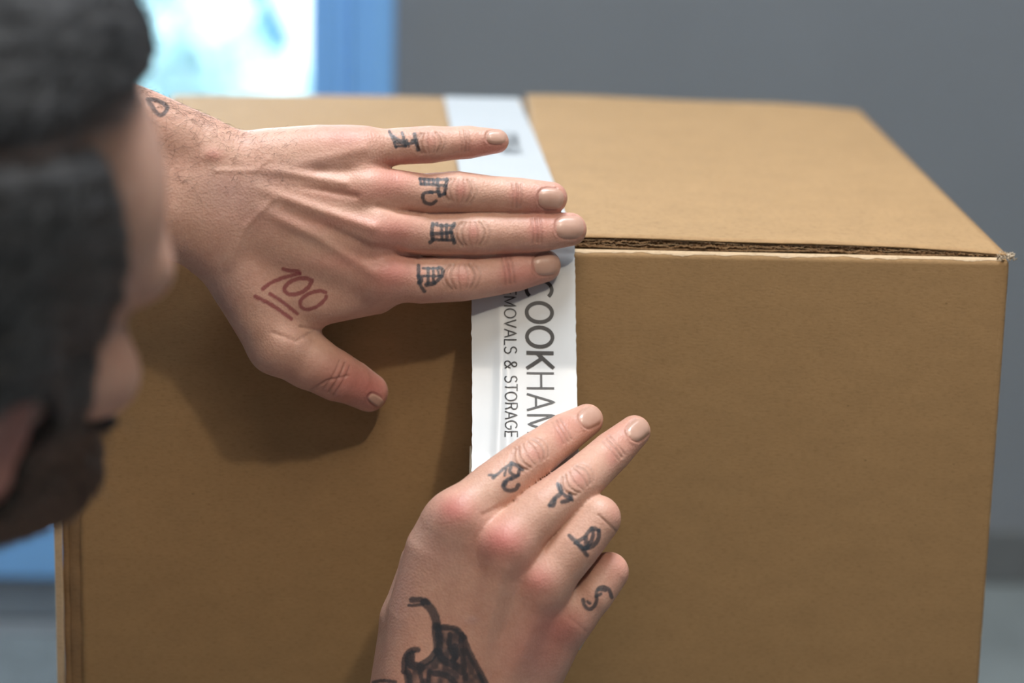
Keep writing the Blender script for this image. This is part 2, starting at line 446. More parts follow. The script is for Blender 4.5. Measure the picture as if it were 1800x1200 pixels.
# ------------------------------------------------------------ packing tape
tp = empty('packing_tape', (0, 0, H))
tag(tp, 'white printed parcel tape pulled over the carton seam from a roll held in hand', 'tape')
TW = .0490
cx_f = P(919, 440)[0]; cx_b = P(845, 188, -D*1000)[0]
R_C = np.array([-.046, 0.0]); pr = P(925, 958, 46); RR = .036; RC = (-.040, P(925, 775, 42)[2]-RR)
pF = P(923, 735, 37)
cx_p = pF[0]
path = [(D+.0012, H-.07, cx_b), (D+.0012, H-.005, cx_b), (D-.001, H+.0068, cx_b)]
def topz(y): return H+T+.0008+.0011*math.sin(math.pi*min(1, y/D))+.0006
for i in range(1, 24):
    y = D*(1-i/24.0); path.append((y, topz(y), cx_b+(cx_f-cx_b)*(1-y/D)))
path += [(.0035, H+T+.0012, cx_f), (.0015, H+T+.0010, cx_f), (-.0002, H+T-.0008, cx_f), (-.0010, H+.0015, cx_f), (-.0016, H-.0015, cx_f)]
e0 = path[-1]
for i in range(1, 21):
    t = i/20; path.append((e0[0]+(pF[1]-e0[0])*t, e0[1]+(pF[2]-e0[1])*t, cx_f+(cx_p-cx_f)*t))
# tangent from the finger point on to the front of the roll
dx, dz = pF[1]-RC[0], pF[2]-RC[1]; dist = math.hypot(dx, dz)
base = math.atan2(dz, dx); al = math.acos(min(1, RR/dist)); th = base+al
if math.cos(th) > 0: th = base-al
t0 = th
tx = (RC[0]+RR*math.cos(t0), RC[1]+RR*math.sin(t0))
for i in range(1, 7):
    t = i/6; path.append((pF[1]+(tx[0]-pF[1])*t, pF[2]+(tx[1]-pF[2])*t, cx_p))
for i in range(1, 12):
    a = t0+i*.12; path.append((RC[0]+(RR+.0004)*math.cos(a), RC[1]+(RR+.0004)*math.sin(a), cx_p))
i0 = 3+23+5+14
def smooth_path(p, a, b, it=60):
    q = [np.array(x, float) for x in p]
    for _ in range(it):
        for i in range(a, b): q[i] = .5*q[i]+.25*(q[i-1]+q[i+1])
    return [tuple(x) for x in q]
path = smooth_path(path, i0, 3+23+5+20+4)
PA = np.array(path); seglen = np.r_[0, np.cumsum(np.hypot(np.diff(PA[:, 0]), np.diff(PA[:, 1])))]
i_edge = 3+23+3; S0 = seglen[i_edge]           # arc length zero at the fold
def crease(s, t):
    # a soft lengthwise wrinkle down the hanging part
    if s < .02: return 0
    k = min(1, (s-.02)/.04)
    return .0013*k*math.exp(-((t+.0125-.002*math.sin(s*30))/.0022)**2) - .0008*k*math.exp(-((t+.0085)/.002)**2) + .0006*k*math.sin(t*260+s*60)*.3
def tape_pt(s, t, off=0):
    ss = np.clip(s+S0, 0, seglen[-1]); i = min(len(PA)-2, max(0, int(np.searchsorted(seglen, ss)-1)))
    f = (ss-seglen[i])/(seglen[i+1]-seglen[i]); a, b = PA[i], PA[i+1]; p = a+(b-a)*f
    d = (b-a)[:2]; d = d/np.linalg.norm(d); nrm = np.array([d[1], -d[0]])
    if s > -.02 or True:
        # outward: away from the carton
        if s < -.004:
            if nrm[1] < 0 and p[0] < D: nrm = -nrm
        elif nrm[0] > 0: nrm = -nrm
    o = off+crease(s, t)
    return (p[2]+t, p[0]+nrm[0]*o, p[1]+nrm[1]*o)
sl = np.concatenate([np.arange(-S0, -.01, .01), np.arange(-.01, .012, .0008), np.arange(.012, seglen[-1]-S0, .0022)])
ts = np.linspace(-TW/2, TW/2, 33)
V = []; Q = []
for s in sl:
    for t in ts: V.append(tape_pt(s, t + (rng.normal(0, .00012) if abs(t) > TW/2-1e-6 else 0), .0001))
nt_ = len(ts)
for i in range(len(sl)-1):
    for k in range(nt_-1):
        a = i*nt_+k; Q.append((a, a+1, a+nt_+1, a+nt_))
strip = link('tape_strip', mesh_from('tape_strip', V, Q), MAT['tape'], tp, True)

# printed letters as thin strokes lying on the film
def arc(cx, cy, rx, ry, a0, a1, n=22):
    return [(cx+rx*math.cos(math.radians(a0+(a1-a0)*i/n)), cy+ry*math.sin(math.radians(a0+(a1-a0)*i/n))) for i in range(n+1)]
G = {  # unit cap height, (advance, strokes)
 'C': (.80, [arc(.40, .5, .38, .47, 48, 312)]),
 'O': (.86, [arc(.40, .5, .38, .47, 0, 360, 30)]),
 'K': (.72, [[(.06, 0), (.06, 1)], [(.66, 1), (.06, .38)], [(.26, .58), (.68, 0)]]),
 'H': (.80, [[(.06, 0), (.06, 1)], [(.68, 0), (.68, 1)], [(.06, .53), (.68, .53)]]),
 'A': (.76, [[(.02, 0), (.36, 1), (.70, 0)], [(.13, .33), (.59, .33)]]),
 'M': (.94, [[(.06, 0), (.06, 1), (.44, .05), (.82, 1), (.82, 0)]]),
 'R': (.70, [[(.06, 0), (.06, 1), (.36, 1)] + arc(.36, .76, .22, .24, 90, -90, 12) + [(.06, .52)], [(.36, .52), (.60, 0)]]),
 'E': (.62, [[(.56, 0), (.06, 0), (.06, 1), (.56, 1)], [(.06, .53), (.50, .53)]]),
 'V': (.70, [[(.0, 1), (.32, 0), (.64, 1)]]),
 'L': (.56, [[(.06, 1), (.06, 0), (.52, 0)]]),
 'S': (.66, [arc(.31, .75, .25, .24, 25, 250, 16) + arc(.31, .26, .27, .26, 85, -155, 18)]),
 'T': (.64, [[(.0, 1), (.60, 1)], [(.30, 1), (.30, 0)]]),
 'G': (.84, [arc(.40, .5, .38, .47, 48, 330, 22) + [(.76, .48), (.46, .48)]]),
 '&': (.80, [[(.72, 0), (.18, .66)] + arc(.33, .80, .19, .19, 215, -40, 12) + [(.16, .42)] + arc(.29, .24, .24, .24, 130, 320, 14) + [(.66, .48)]]),
 ' ': (.40, []),
}
def text(txt, s_start, t_base, h, adv_scale, wid, V, Q):
    x = s_start
    for i, ch in enumerate(txt):
        V, Q = [], []
        adv, strokes = G[ch]; wd = wid(i) if callable(wid) else wid
        for st in strokes:
            pts = []
            for a, b in zip(st[:-1], st[1:]):
                m = max(1, int(math.hypot(b[0]-a[0], b[1]-a[1])*h/.0012))
                pts += [(a[0]+(b[0]-a[0])*k/m, a[1]+(b[1]-a[1])*k/m) for k in range(m)]
            pts.append(st[-1])
            q = [(x+px*h*adv_scale*.89, t_base+py*h) for px, py in pts]
            o = len(V)
            for j, p in enumerate(q):
                a = q[max(0, j-1)]; b = q[min(len(q)-1, j+1)]
                d = Vector((b[0]-a[0], b[1]-a[1]))
                d = d.normalized() if d.length > 1e-9 else Vector((1, 0)); nn = Vector((-d.y, d.x))*wd/2
                e = d*0
                if j == 0: e = -d*wd*.0
                V.append(tape_pt(p[0]+nn.x+e.x, p[1]+nn.y+e.y, .00032)); V.append(tape_pt(p[0]-nn.x, p[1]-nn.y, .00032))
            for j in range(len(q)-1): Q.append((o+2*j, o+2*j+1, o+2*j+3, o+2*j+2))
        if V: link('printed_letter', mesh_from('printed_letter', V, Q), MAT['ink'], strip)
        x += adv*h*adv_scale
    return x
def s_of(v):  # arc length whose centre is seen at row v
    best = min(((abs(project(np.array([tape_pt(s, .003, 0)]))[0][0][1]-v), s) for s in np.arange(0, .12, .0005)))
    return best[1]
sC = s_of(491); sM = s_of(727); hC = .0128
advsum = sum(G[c][0] for c in 'COOKHA'); kC = (sM-sC)/(advsum*hC)
sE = s_of(507); sEnd = s_of(769); advs = sum(G[c][0] for c in 'EMOVALS & STORAGE')-.06; hs = .0057; kS = (sEnd-sE)/(advs*hs)
V = []; Q = []
for off in (0, -.325):
    text('COOKHAM', sC+off, .0010, hC, kC, lambda i: .00175 if i < 4 else .00105, V, Q)
    text('REMOVALS & STORAGE', sE+off-G['R'][0]*hs*kS, -.0092, hs, kS, .00060, V, Q)

# the roll
def ring(name, x0, x1, ri, ro, mat, parent, seg=96, bev=.0004):
    prof = [(x0+bev, ro), (x1-bev, ro), (x1, ro-bev), (x1, ri), (x0, ri), (x0, ro-bev)]
    V = []; Q = []
    for i in range(seg):
        a = 2*math.pi*i/seg
        for x, r in prof: V.append((x, RC[0]+r*math.cos(a), RC[1]+r*math.sin(a)))
    n = len(prof)
    for i in range(seg):
        for k in range(n):
            a = i*n+k; b = i*n+(k+1) % n; j = ((i+1) % seg)*n
            Q.append((a, b, j+(k+1) % n, j+k))
    return link(name, mesh_from(name, V, Q), mat, parent)
roll = ring('tape_roll', cx_p-TW/2, cx_p+TW/2, .0315, RR, MAT['rollside'], tp)
ring('roll_core', cx_p-TW/2-.001, cx_p+TW/2+.001, .0285, .0314, MAT['core'], roll)
# loose tail of film hanging from the underside of the roll
e1 = P(1010, 1141, 46); V = []; Q = []
y0, z0 = RC[0]-.004, RC[1]-RR
xr = P(1029, 1125, 46)[0]; nseg = 10
for i in range(nseg+1):
    t = i/nseg; z = z0+(e1[2]-z0)*t; y = y0+(-.046-y0)*t-.003*math.sin(math.pi*t)
    cut = .0025*max(0, (t-.8)/.2)
    for k in range(7): V.append((cx_p-TW/2+(xr-cut-cx_p+TW/2)*k/6, y-.0004, z))
    for k in range(7): V.append((cx_p-TW/2+(xr-cut-cx_p+TW/2)*k/6, y, z))
for i in range(nseg):
    for o_ in (0, 7):
        for k in range(6): a = i*14+o_+k; Q.append((a, a+1, a+15, a+14))
link('tape_tail', mesh_from('tape_tail', V, Q), MAT['tape'], roll)

# ============================================================ the person
# signed distances in millimetres
def rcone(p, a, b, ra, rb):
    a = np.asarray(a, np.float32); b = np.asarray(b, np.float32); ba = b-a
    pa = p-a; t = np.clip((pa@ba)/float(ba@ba+1e-9), 0, 1)
    q = pa-t[..., None]*ba
    return np.sqrt(np.einsum('...i,...i->...', q, q))-(ra+(rb-ra)*t)
def ellip(p, c, r, Rm=None):
    q = p-np.asarray(c, np.float32)
    if Rm is not None: q = q@Rm
    r = np.asarray(r, np.float32); k0 = np.linalg.norm(q/r, axis=-1); k1 = np.linalg.norm(q/(r*r), axis=-1)
    return k0*(k0-1)/np.maximum(k1, 1e-6)
def smin(a, b, k):
    h = np.clip(.5+.5*(b-a)/k, 0, 1); return b+(a-b)*h-k*h*(1-h)
def smax(a, b, k): return -smin(-a, -b, k)
def chain(p, js, k=0):
    d = None
    for (a, ra), (b, rb) in zip(js[:-1], js[1:]):
        e = rcone(p, a, b, ra, rb); d = e if d is None else np.minimum(d, e) if k == 0 else smin(d, e, k)
    return d
def J(u, v, h, rpx):
    w = P(u, v, h); z = (w-CAM)@FW
    return (w*1000, rpx*z/F_PX*1000)
def surface_nets(fn, lo, hi, st):
    lo = np.array(lo, float); n = np.ceil((np.array(hi)-lo)/st).astype(int)+1
    ax = [np.arange(n[i], dtype=np.float32)*st+lo[i] for i in range(3)]
    S = np.empty(tuple(n), np.float32); step = max(1, int(600000/(n[1]*n[2])))
    for i in range(0, n[0], step):
        g = np.stack(np.meshgrid(ax[0][i:i+step], ax[1], ax[2], indexing='ij'), -1)
        S[i:i+step] = fn(g)
    for a in range(3):
        sl_ = [slice(None)]*3
        for e in (0, -1):
            sl_[a] = e; S[tuple(sl_)] = np.maximum(S[tuple(sl_)], .5*st)
    ins = S < 0
    acc = np.zeros(tuple(n-1)+(3,), np.float32); cnt = np.zeros(tuple(n-1), np.float32)
    c = [np.arange(k-1) for k in n]
    def sub(A, dx, dy, dz): return A[dx:dx+n[0]-1, dy:dy+n[1]-1, dz:dz+n[2]-1]
    import itertools
    for axn in range(3):
        oth = [a for a in range(3) if a != axn]
        for da, db in itertools.product((0, 1), (0, 1)):
            o0 = [0, 0, 0]; o0[oth[0]] = da; o0[oth[1]] = db; o1 = list(o0); o1[axn] = 1
            a = sub(S, *o0); b = sub(S, *o1); cr = (a < 0) != (b < 0)
            t = np.where(cr, a/np.where(cr, a-b, 1), 0)
            for k in range(3):
                acc[..., k] += np.where(cr, (t if k == axn else o0[k]), 0)
            cnt += cr
    act = cnt > 0
    idx = -np.ones(act.shape, np.int64); idx[act] = np.arange(act.sum())
    pos = acc[act]/cnt[act][:, None]; base_ = np.argwhere(act)
    V = (base_+pos)*st+lo
    quads = []
    for axn in range(3):
        o = [a for a in range(3) if a != axn]
        A = np.moveaxis(ins, [axn, o[0], o[1]], [0, 1, 2]); I = np.moveaxis(idx, [axn, o[0], o[1]], [0, 1, 2])
        s0 = A[:-1, 1:-1, 1:-1]; s1 = A[1:, 1:-1, 1:-1]; cr = s0 != s1
        i, j, k = np.nonzero(cr); j = j+1; k = k+1
        q = np.stack([I[i, j-1, k-1], I[i, j, k-1], I[i, j, k], I[i, j-1, k]], 1)
        flip = ~A[i, j, k]
        if axn == 1: flip = ~flip
        q[flip] = q[flip][:, ::-1]
        quads.append(q)
    Q = np.concatenate(quads); Q = Q[(Q >= 0).all(1)]
    return V, Q
def subdivide(V, Q):
    """one Catmull-Clark level through a throw-away object"""
    me = fast_mesh('tmp', V, Q); ob = bpy.data.objects.new('tmp', me); COL.objects.link(ob)
    md = ob.modifiers.new('s', 'SUBSURF'); md.levels = 1; md.render_levels = 1
    dg = bpy.context.evaluated_depsgraph_get(); dg.update(); ev = ob.evaluated_get(dg).to_mesh()
    n = len(ev.vertices); v = np.empty(n*3, np.float32); ev.vertices.foreach_get('co', v)
    l = np.empty(len(ev.loops), np.int32); ev.loops.foreach_get('vertex_index', l)
    nn = np.empty(n*3, np.float32); ev.vertices.foreach_get('normal', nn)
    ob.evaluated_get(dg).to_mesh_clear(); bpy.data.objects.remove(ob); bpy.data.meshes.remove(me)
    return v.reshape(-1, 3).astype(float), l.reshape(-1, 4), nn.reshape(-1, 3).astype(float)

# ---- left hand (upper one in view)
A_F = {
 'little': [J(606, 272, 20, 37), J(700, 257, 16, 31), J(757, 254, 15, 31.5), J(792, 252, 13, 28), J(825, 250, 11, 27.5), J(873, 248, 9, 20)],
 'ring':   [J(640, 333, 26, 40), J(745, 340, 18, 33.5), J(803, 337, 17, 35), J(860, 342, 14, 32), J(915, 345, 12, 31), J(969, 348, 10, 27)],
 'middle': [J(655, 402, 29, 43), J(750, 411, 20, 36), J(832, 411, 19, 37), J(895, 409, 15, 35), J(948, 408, 13, 34), J(1002, 403, 10, 28)],
 'index':  [J(666, 482, 27, 43), J(740, 492, 22, 40), J(812, 489, 20, 39), J(865, 482, 15, 37), J(907, 476, 13, 34.5), J(957, 467, 10, 27.5)],
 'thumb':  [J(395, 450, 32, 52), J(490, 603, 30, 54), J(542, 634, 26, 46), J(592, 661, 20, 43), J(618, 672, 16, 38), J(648, 689, 11, 33)],
}
A_W = {'little': J(425, 280, 28, 42), 'ring': J(395, 312, 32, 46), 'middle': J(385, 350, 34, 48), 'index': J(395, 395, 34, 48)}
A_ARM = [[J(345, 258, 30, 58), J(240, 220, 36, 66), J(60, 165, 44, 80)], [J(350, 400, 33, 62), J(240, 372, 40, 76), J(60, 325, 50, 92)]]
ELB_L = np.array([-400., -105., 665.]); SH_L = np.array([-485., -310., 500.])
def sdf_A(p):
    fing = None
    for k in ('little', 'ring', 'middle', 'index'):
        d = chain(p, A_F[k]); fing = d if fing is None else smin(fing, d, .9)
    palm = None
    for k in ('little', 'ring', 'middle', 'index'):
        a, b = A_W[k], A_F[k][0]
        d = rcone(p, a[0], b[0], a[1], b[1]*.96); palm = d if palm is None else smin(palm, d, 9)
    web = chain(p, [J(440, 480, 28, 54), J(556, 522, 25, 50), J(660, 516, 22, 35)])
    palm = smin(palm, web, 10)
    palm = smin(palm, chain(p, [J(470, 276, 24, 44), J(560, 268, 21, 45), J(635, 265, 18, 40)]), 8)
    palm = smin(palm, chain(p, [J(420, 380, 22, 60), J(600, 400, 16, 46)]), 10)     # palm flesh
    th = chain(p, A_F['thumb'][:3], 3); th = smin(th, chain(p, A_F['thumb'][2:], 0), 3)
    palm = smin(palm, th, 9)
    d = smin(palm, fing, 5.5)
    arm = None
    for c in A_ARM:
        e = chain(p, c); arm = e if arm is None else smin(arm, e, 16)
    arm = smin(arm, rcone(p, J(300, 330, 36, 60)[0], J(60, 245, 47, 90)[0], 15, 19), 14)
    return smin(d, arm, 14)-.42
# ---- right hand (lower one), resting on the roll
def JB(u, v, h, r): return J(u, v, h-5, r)
B_F = {
 'index':  [JB(812, 908, 99, 48), JB(868, 856, 90, 44), JB(935, 804, 79, 40), JB(970, 778, 67, 35.5), JB(992, 762, 59, 34.5), JB(1032, 738, 50, 27)],
 'middle': [JB(890, 958, 105, 48), JB(952, 898, 97, 43), JB(1017, 847, 86, 39.5), JB(1052, 815, 73, 36), JB(1076, 793, 66, 34.5), JB(1115, 758, 56, 27)],
 'ring':   [JB(955, 1022, 103, 46), JB(1010, 962, 100, 42), JB(1050, 911, 93, 40), JB(1044, 915, 72, 35), JB(1015, 950, 58, 30)],
 'little': [JB(1000, 1085, 96, 41), JB(1040, 1046, 95, 36), JB(1070, 1005, 89, 34), JB(1066, 1008, 70, 30), JB(1040, 1040, 58, 26)],
 'thumb':  [JB(715, 1230, 84, 66), JB(726, 1090, 80, 56), JB(748, 990, 72, 42), JB(778, 940, 58, 38), JB(800, 908, 46, 30)],
}
B_W = {'index': JB(745, 1240, 92, 56), 'middle': JB(795, 1250, 97, 54), 'ring': JB(850, 1250, 95, 52), 'little': JB(912, 1235, 88, 56)}
WR_B = P(790, 1330, 92)*1000; ELB_R = np.array([-150., -340., 300.]); SH_R = np.array([-265., -545., 480.])
def sdf_B(p):
    fing = None
    for k in ('index', 'middle', 'ring', 'little'):
        d = chain(p, B_F[k]); fing = d if fing is None else smin(fing, d, .9)
    palm = None
    for k in ('index', 'middle', 'ring', 'little'):
        a, b = B_W[k], B_F[k][0]
        d = rcone(p, a[0], b[0], a[1]*.95, b[1]*.95); palm = d if palm is None else smin(palm, d, 9)
    d = smin(palm, fing, 5.5)
    palm_side = chain(p, [J(793, 932, 90, 58), J(775, 970, 90, 62), J(748, 1080, 90, 66), J(735, 1230, 90, 74)], 0)
    d = smin(d, palm_side, 8)
    th = chain(p, B_F['thumb'], 2)
    d = smin(d, th, 8)
    fa = smin(rcone(p, WR_B+[-14, 0, 0], ELB_R+[-14, 0, 0], 19, 34), rcone(p, WR_B+[14, 0, 0], ELB_R+[14, 0, 0], 19, 34), 12)
    return smin(d, fa, 14)-.42

# feature maps drawn over the photographed view of each hand, then baked into the skin
def seg_dist(uv, pts):
    d = np.full(len(uv), 1e9)
    for a, b in zip(pts[:-1], pts[1:]):
        a = np.array(a, float); b = np.array(b, float); ba = b-a; pa = uv-a
        t = np.clip((pa@ba)/max(ba@ba, 1e-9), 0, 1); q = pa-t[:, None]*ba
        d = np.minimum(d, np.hypot(q[:, 0], q[:, 1]))
    return d
def cr(pts, ox, oy, k): return [(ox+x*k, oy+y*k) for x, y in pts]
def inside(uv, poly):
    poly = np.array(poly, float); r = np.zeros(len(uv), bool); j = len(poly)-1
    for i in range(len(poly)):
        xi, yi = poly[i]; xj, yj = poly[j]
        c = ((yi > uv[:, 1]) != (yj > uv[:, 1])) & (uv[:, 0] < (xj-xi)*(uv[:, 1]-yi)/((yj-yi) or 1e-9)+xi)
        r ^= c; j = i
    return r
INK = np.array([.035, .045, .058]); RED = np.array([.26, .055, .065])
a2 = lambda pts: cr(pts, 640, 200, .3)
a3 = lambda pts: cr(pts, 300, 420, .3)
b5 = lambda pts: cr(pts, 700, 690, .26667)
b6 = lambda pts: cr(pts, 620, 880, .3)
TAT_A = [(a2(s), wd*1.18, INK, .86) for s, wd in [
  ([(148, 105), (172, 150), (186, 192)], 2.2), ([(175, 135), (205, 158), (238, 160)], 2.6), ([(182, 165), (240, 178), (300, 168)], 2.2), ([(222, 112), (236, 150), (243, 190)], 2.0),
  ([(250, 150), (262, 190)], 1.2), ([(295, 118), (308, 170), (318, 213)], 3.0), ([(182, 190), (245, 190)], 1.4), ([(300, 150), (280, 158)], 2.0),
  ([(325, 380), (400, 388), (488, 384)], 2.0), ([(332, 412), (400, 415), (478, 420)], 2.2), ([(327, 380), (334, 412)], 1.6), ([(352, 384), (356, 412)], 1.2), ([(378, 384), (382, 412)], 1.2), ([(404, 384), (407, 412)], 1.2),
  ([(430, 385), (434, 450), (442, 480)], 2.8), ([(485, 382), (478, 440), (470, 472)], 2.6), ([(442, 480), (472, 470)], 2.4), ([(385, 458), (440, 456)], 1.8), ([(400, 460), (355, 458), (340, 488), (355, 522), (395, 533), (420, 512)], 2.6),
  ([(402, 645), (396, 695), (402, 742), (386, 752)], 3.4), ([(398, 655), (428, 643)], 2.0), ([(400, 702), (455, 702), (512, 694)], 3.0), ([(400, 736), (460, 738), (524, 742)], 2.2), ([(452, 650), (458, 738)], 2.4), ([(483, 650), (486, 738)], 2.6),
  ([(528, 645), (512, 668), (508, 694), (524, 735), (530, 756)], 3.2), ([(425, 655), (528, 655)], 1.4),
  ([(318, 890), (318, 950), (326, 1000), (352, 1038)], 2.8), ([(318, 950), (340, 975), (320, 990)], 3.4), ([(345, 905), (392, 905), (440, 905)], 1.2), ([(376, 905), (374, 995)], 2.2), ([(404, 903), (408, 990)], 2.0), ([(365, 1000), (412, 992)], 4.0),
  ([(440, 900), (466, 912), (455, 955), (414, 992)], 2.8), ([(330, 950), (455, 950)], 1.3), ([(430, 905), (440, 950)], 1.6)]]
TAT_A += [(a3(s), wd*1.45, RED, .82) for s, wd in [
  ([(660, 176), (700, 188), (745, 186), (757, 200)], 2.4), ([(757, 202), (650, 228), (575, 262), (540, 292)], 2.3),
  ([(828, 243), (790, 226), (725, 235), (672, 270), (664, 305), (700, 330), (760, 318), (808, 285), (826, 250)], 2.7),
  ([(907, 312), (870, 300), (800, 322), (756, 360), (762, 400), (800, 417), (860, 397), (905, 355), (912, 335)], 2.2),
  ([(496, 336), (600, 388), (705, 466)], 2.4), ([(583, 322), (650, 362), (742, 438)], 2.2)]]
def chaikin(pts, it=2):
    for _ in range(it):
        if len(pts) < 3: return pts
        o = [pts[0]]
        for a, b in zip(pts[:-1], pts[1:]):
            o += [(a[0]*.75+b[0]*.25, a[1]*.75+b[1]*.25), (a[0]*.25+b[0]*.75, a[1]*.25+b[1]*.75)]
        pts = o+[pts[-1]]
    return pts
TAT_A += [([(260, 174), (275, 175), (296, 186), (291, 197), (281, 205), (270, 192), (262, 178)], 3.8, INK, .8)]
TAT_B = [(b5(s), wd*1.3, INK, .84) for s, wd in [
  ([(600, 542), (650, 548), (690, 500), (750, 465)], 1.8), ([(745, 462), (790, 480), (818, 505)], 3.2), ([(712, 500), (700, 545)], 1.2), ([(745, 480), (730, 522), (765, 548), (792, 545)], 2.2), ([(800, 505), (790, 550), (742, 570)], 2.4),
  ([(742, 562), (692, 592), (692, 628), (730, 650), (780, 636), (792, 608)], 3.0), ([(640, 548), (625, 560)], 2.6), ([(712, 588), (700, 610)], 3),
  ([(1050, 600), (1066, 652), (1120, 690), (1145, 705)], 2.6), ([(1066, 612), (1080, 662), (1036, 690), (1000, 738)], 3.4), ([(1000, 745), (1024, 750), (1036, 700)], 2.6), ([(1080, 720), (1120, 712), (1146, 690), (1132, 668)], 3.0),
  ([(1128, 940), (1180, 992), (1246, 1072)], 3.0), ([(1165, 990), (1232, 952), (1276, 886), (1322, 908)], 2.8), ([(1322, 908), (1322, 960), (1290, 1012), (1222, 1028)], 3.4), ([(1276, 890), (1290, 950), (1240, 1026)], 3.0), ([(1235, 955), (1244, 1020)], 3.6), ([(1180, 995), (1225, 1025)], 3.0)]]
TAT_B += [(b6(s), wd*(1.2 if wd < 3 else 1.5), INK, .85) for s, wd in [
  ([(1518, 565), (1500, 512), (1452, 500), (1425, 530), (1432, 582), (1415, 620), (1385, 641), (1355, 612), (1350, 580)], 2.8), ([(1440, 520), (1480, 525)], 2.2), ([(1425, 560), (1455, 545)], 2.0), ([(1390, 600), (1375, 590)], 2.0),
  ([(330, 612), (370, 612), (410, 605)], 2.2), ([(345, 580), (400, 578), (440, 595)], 4.2), ([(420, 595), (465, 635), (487, 690), (495, 740)], 7.0),
  ([(300, 1000), (303, 910), (345, 872), (380, 872)], 4.0), ([(340, 905), (335, 960), (400, 975)], 7.0), ([(395, 962), (450, 935), (490, 880)], 5.0), ([(490, 740), (500, 820), (500, 880)], 8.0),
  ([(500, 738), (570, 742), (612, 748), (650, 800)], 4.5), ([(650, 800), (672, 870), (715, 950), (785, 1080)], 5.0), ([(570, 780), (560, 850), (600, 920)], 3.5), ([(600, 850), (612, 900), (590, 930)], 5.0),
  ([(500, 880), (520, 930), (600, 960), (640, 1000)], 6.0), ([(640, 880), (650, 960), (660, 1040)], 4.0), ([(320, 1010), (330, 1080)], 6.0), ([(390, 980), (400, 1040), (420, 1090)], 3.0), ([(480, 1010), (560, 1020), (600, 1070)], 4.5),
  ([(120, 1062), (180, 1050), (250, 1062)], 2.6), ([(640, 780), (630, 840), (655, 900)], 3.5), ([(450, 1000), (440, 1080)], 3)]]
FILL_B = b6([(480, 745), (505, 725), (612, 748), (655, 800), (680, 880), (720, 950), (790, 1090), (325, 1090), (305, 985), (305, 905), (345, 872), (375, 878), (358, 905), (368, 945), (420, 958), (465, 930), (495, 880), (480, 800)])

def perp_arc(c, ax, off, hw, bow):
    """a line across a finger: centre c, finger direction ax, distance off along it"""
    ax = np.array(ax, float); ax /= np.linalg.norm(ax); n = np.array([-ax[1], ax[0]]); c = np.array(c, float)
    return [tuple(c+ax*(off+bow*(1-(k/3.0)**2))+n*hw*k/3.0) for k in range(-3, 4)]
def joint_marks(c, ax, r, big=True):
    m = []
    if big:
        for off, bow, wd, am in ((-.62, -.34, 2.6, -.42), (-.40, -.22, 2.2, -.30), (-.12, -.10, 1.8, -.18), (.20, .12, 1.8, -.20), (.46, .26, 2.3, -.36), (.72, .30, 2.2, -.18), (-.86, -.30, 2.2, -.16)):
            m.append((perp_arc(c, ax, off*r, r*.66, bow*r), wd, am))
    else:
        for off, wd, am in ((-.28, 2.0, -.22), (0, 2.2, -.34), (.26, 2.0, -.24)):
            m.append((perp_arc(c, ax, off*r, r*.75, .06*r), wd, am))
    return m
LINES_A = []
for c, ax, r, b in (((812, 486), (1, -.06), 32, 1), ((830, 411), (1, -.03), 30, 1), ((808, 335), (1, .08), 29, 1), ((756, 251), (1, -.07), 26, 1),
                    ((893, 476), (1, -.15), 30, 0), ((943, 405), (1, -.05), 28, 0), ((908, 344), (1, .04), 27, 0), ((817, 248), (1, -.04), 24, 0), ((592, 664), (.9, .5), 38, 0)):
    LINES_A += joint_marks(c, ax, r, b)
LINES_A += [([(440, 296), (520, 306), (606, 322)], 9, .75), ([(445, 328), (540, 362), (655, 400)], 10, 1.0), ([(450, 365), (560, 418), (655, 478)], 11, .85), ([(515, 327), (570, 335), (625, 345)], 6, -.7),
            ([(500, 372), (560, 392), (650, 436), (700, 442)], 9, -.75), ([(470, 300), (540, 284), (640, 262)], 10, .35), ([(560, 300), (640, 300), (680, 292)], 9, -.5),
            ([(380, 300), (450, 300), (470, 280)], 5, .25), ([(400, 470), (430, 400), (480, 350)], 6, .3), ([(665, 362), (700, 372), (740, 374)], 5, -.6), ([(700, 445), (735, 450)], 5, -.6),
            ([(540, 690), (575, 668), (612, 660)], 2.2, -.35), ([(480, 585), (520, 600), (548, 585)], 4, -.3), ([(528, 575), (556, 580)], 3, -.5)]
for i in range(9):   # fine skin creases behind the knuckles
    LINES_A.append(([(640+i*7, 232+i*2), (655+i*5, 290+i*4)], 1.6, -.07))
NAIL_A = [((873, 241), (1, .0), 17, 12), ((969, 349), (1, .05), 22, 18), ((1002, 399), (1, 0), 24, 20), ((961, 464), (1, -.12), 22, 19), ((661, 703), (.8, .5), 14, 8)]
NAIL_B = [((1038, 733), (.9, -.42), 18, 17), ((1122, 755), (.76, -.65), 19, 17)]
def nail_fold(specs):
    o = []
    for (cx, cy), ax, hl_, hw in specs:
        ax = np.array(ax, float); ax /= np.linalg.norm(ax); n = np.array([-ax[1], ax[0]]); pts = []
        for k in range(75, 286, 7):
            t = math.radians(k); ct, st_ = math.cos(t), math.sin(t)
            pts.append(tuple(np.array([cx, cy])+ax*(hl_+1.5)*math.copysign(abs(ct)**.72, ct)+n*(hw+1.5)*math.copysign(abs(st_)**.72, st_)))
        o.append((pts, 1.9, -.26)); o.append(([(x-ax[0]*4, y-ax[1]*4) for x, y in pts[8:-8]], 2.2, .14))
    return o
LINES_A += nail_fold(NAIL_A)
BLOB_A = [((690, 318), (34, 22), .9), ((690, 400), (40, 24), 1.2), ((690, 480), (34, 26), 1.0), ((640, 250), (34, 22), .6), ((375, 272), (22, 14), .8), ((590, 655), (26, 26), .4), ((500, 600), (30, 34), .5), ((560, 300), (30, 8), -.3)]
LINES_B = []
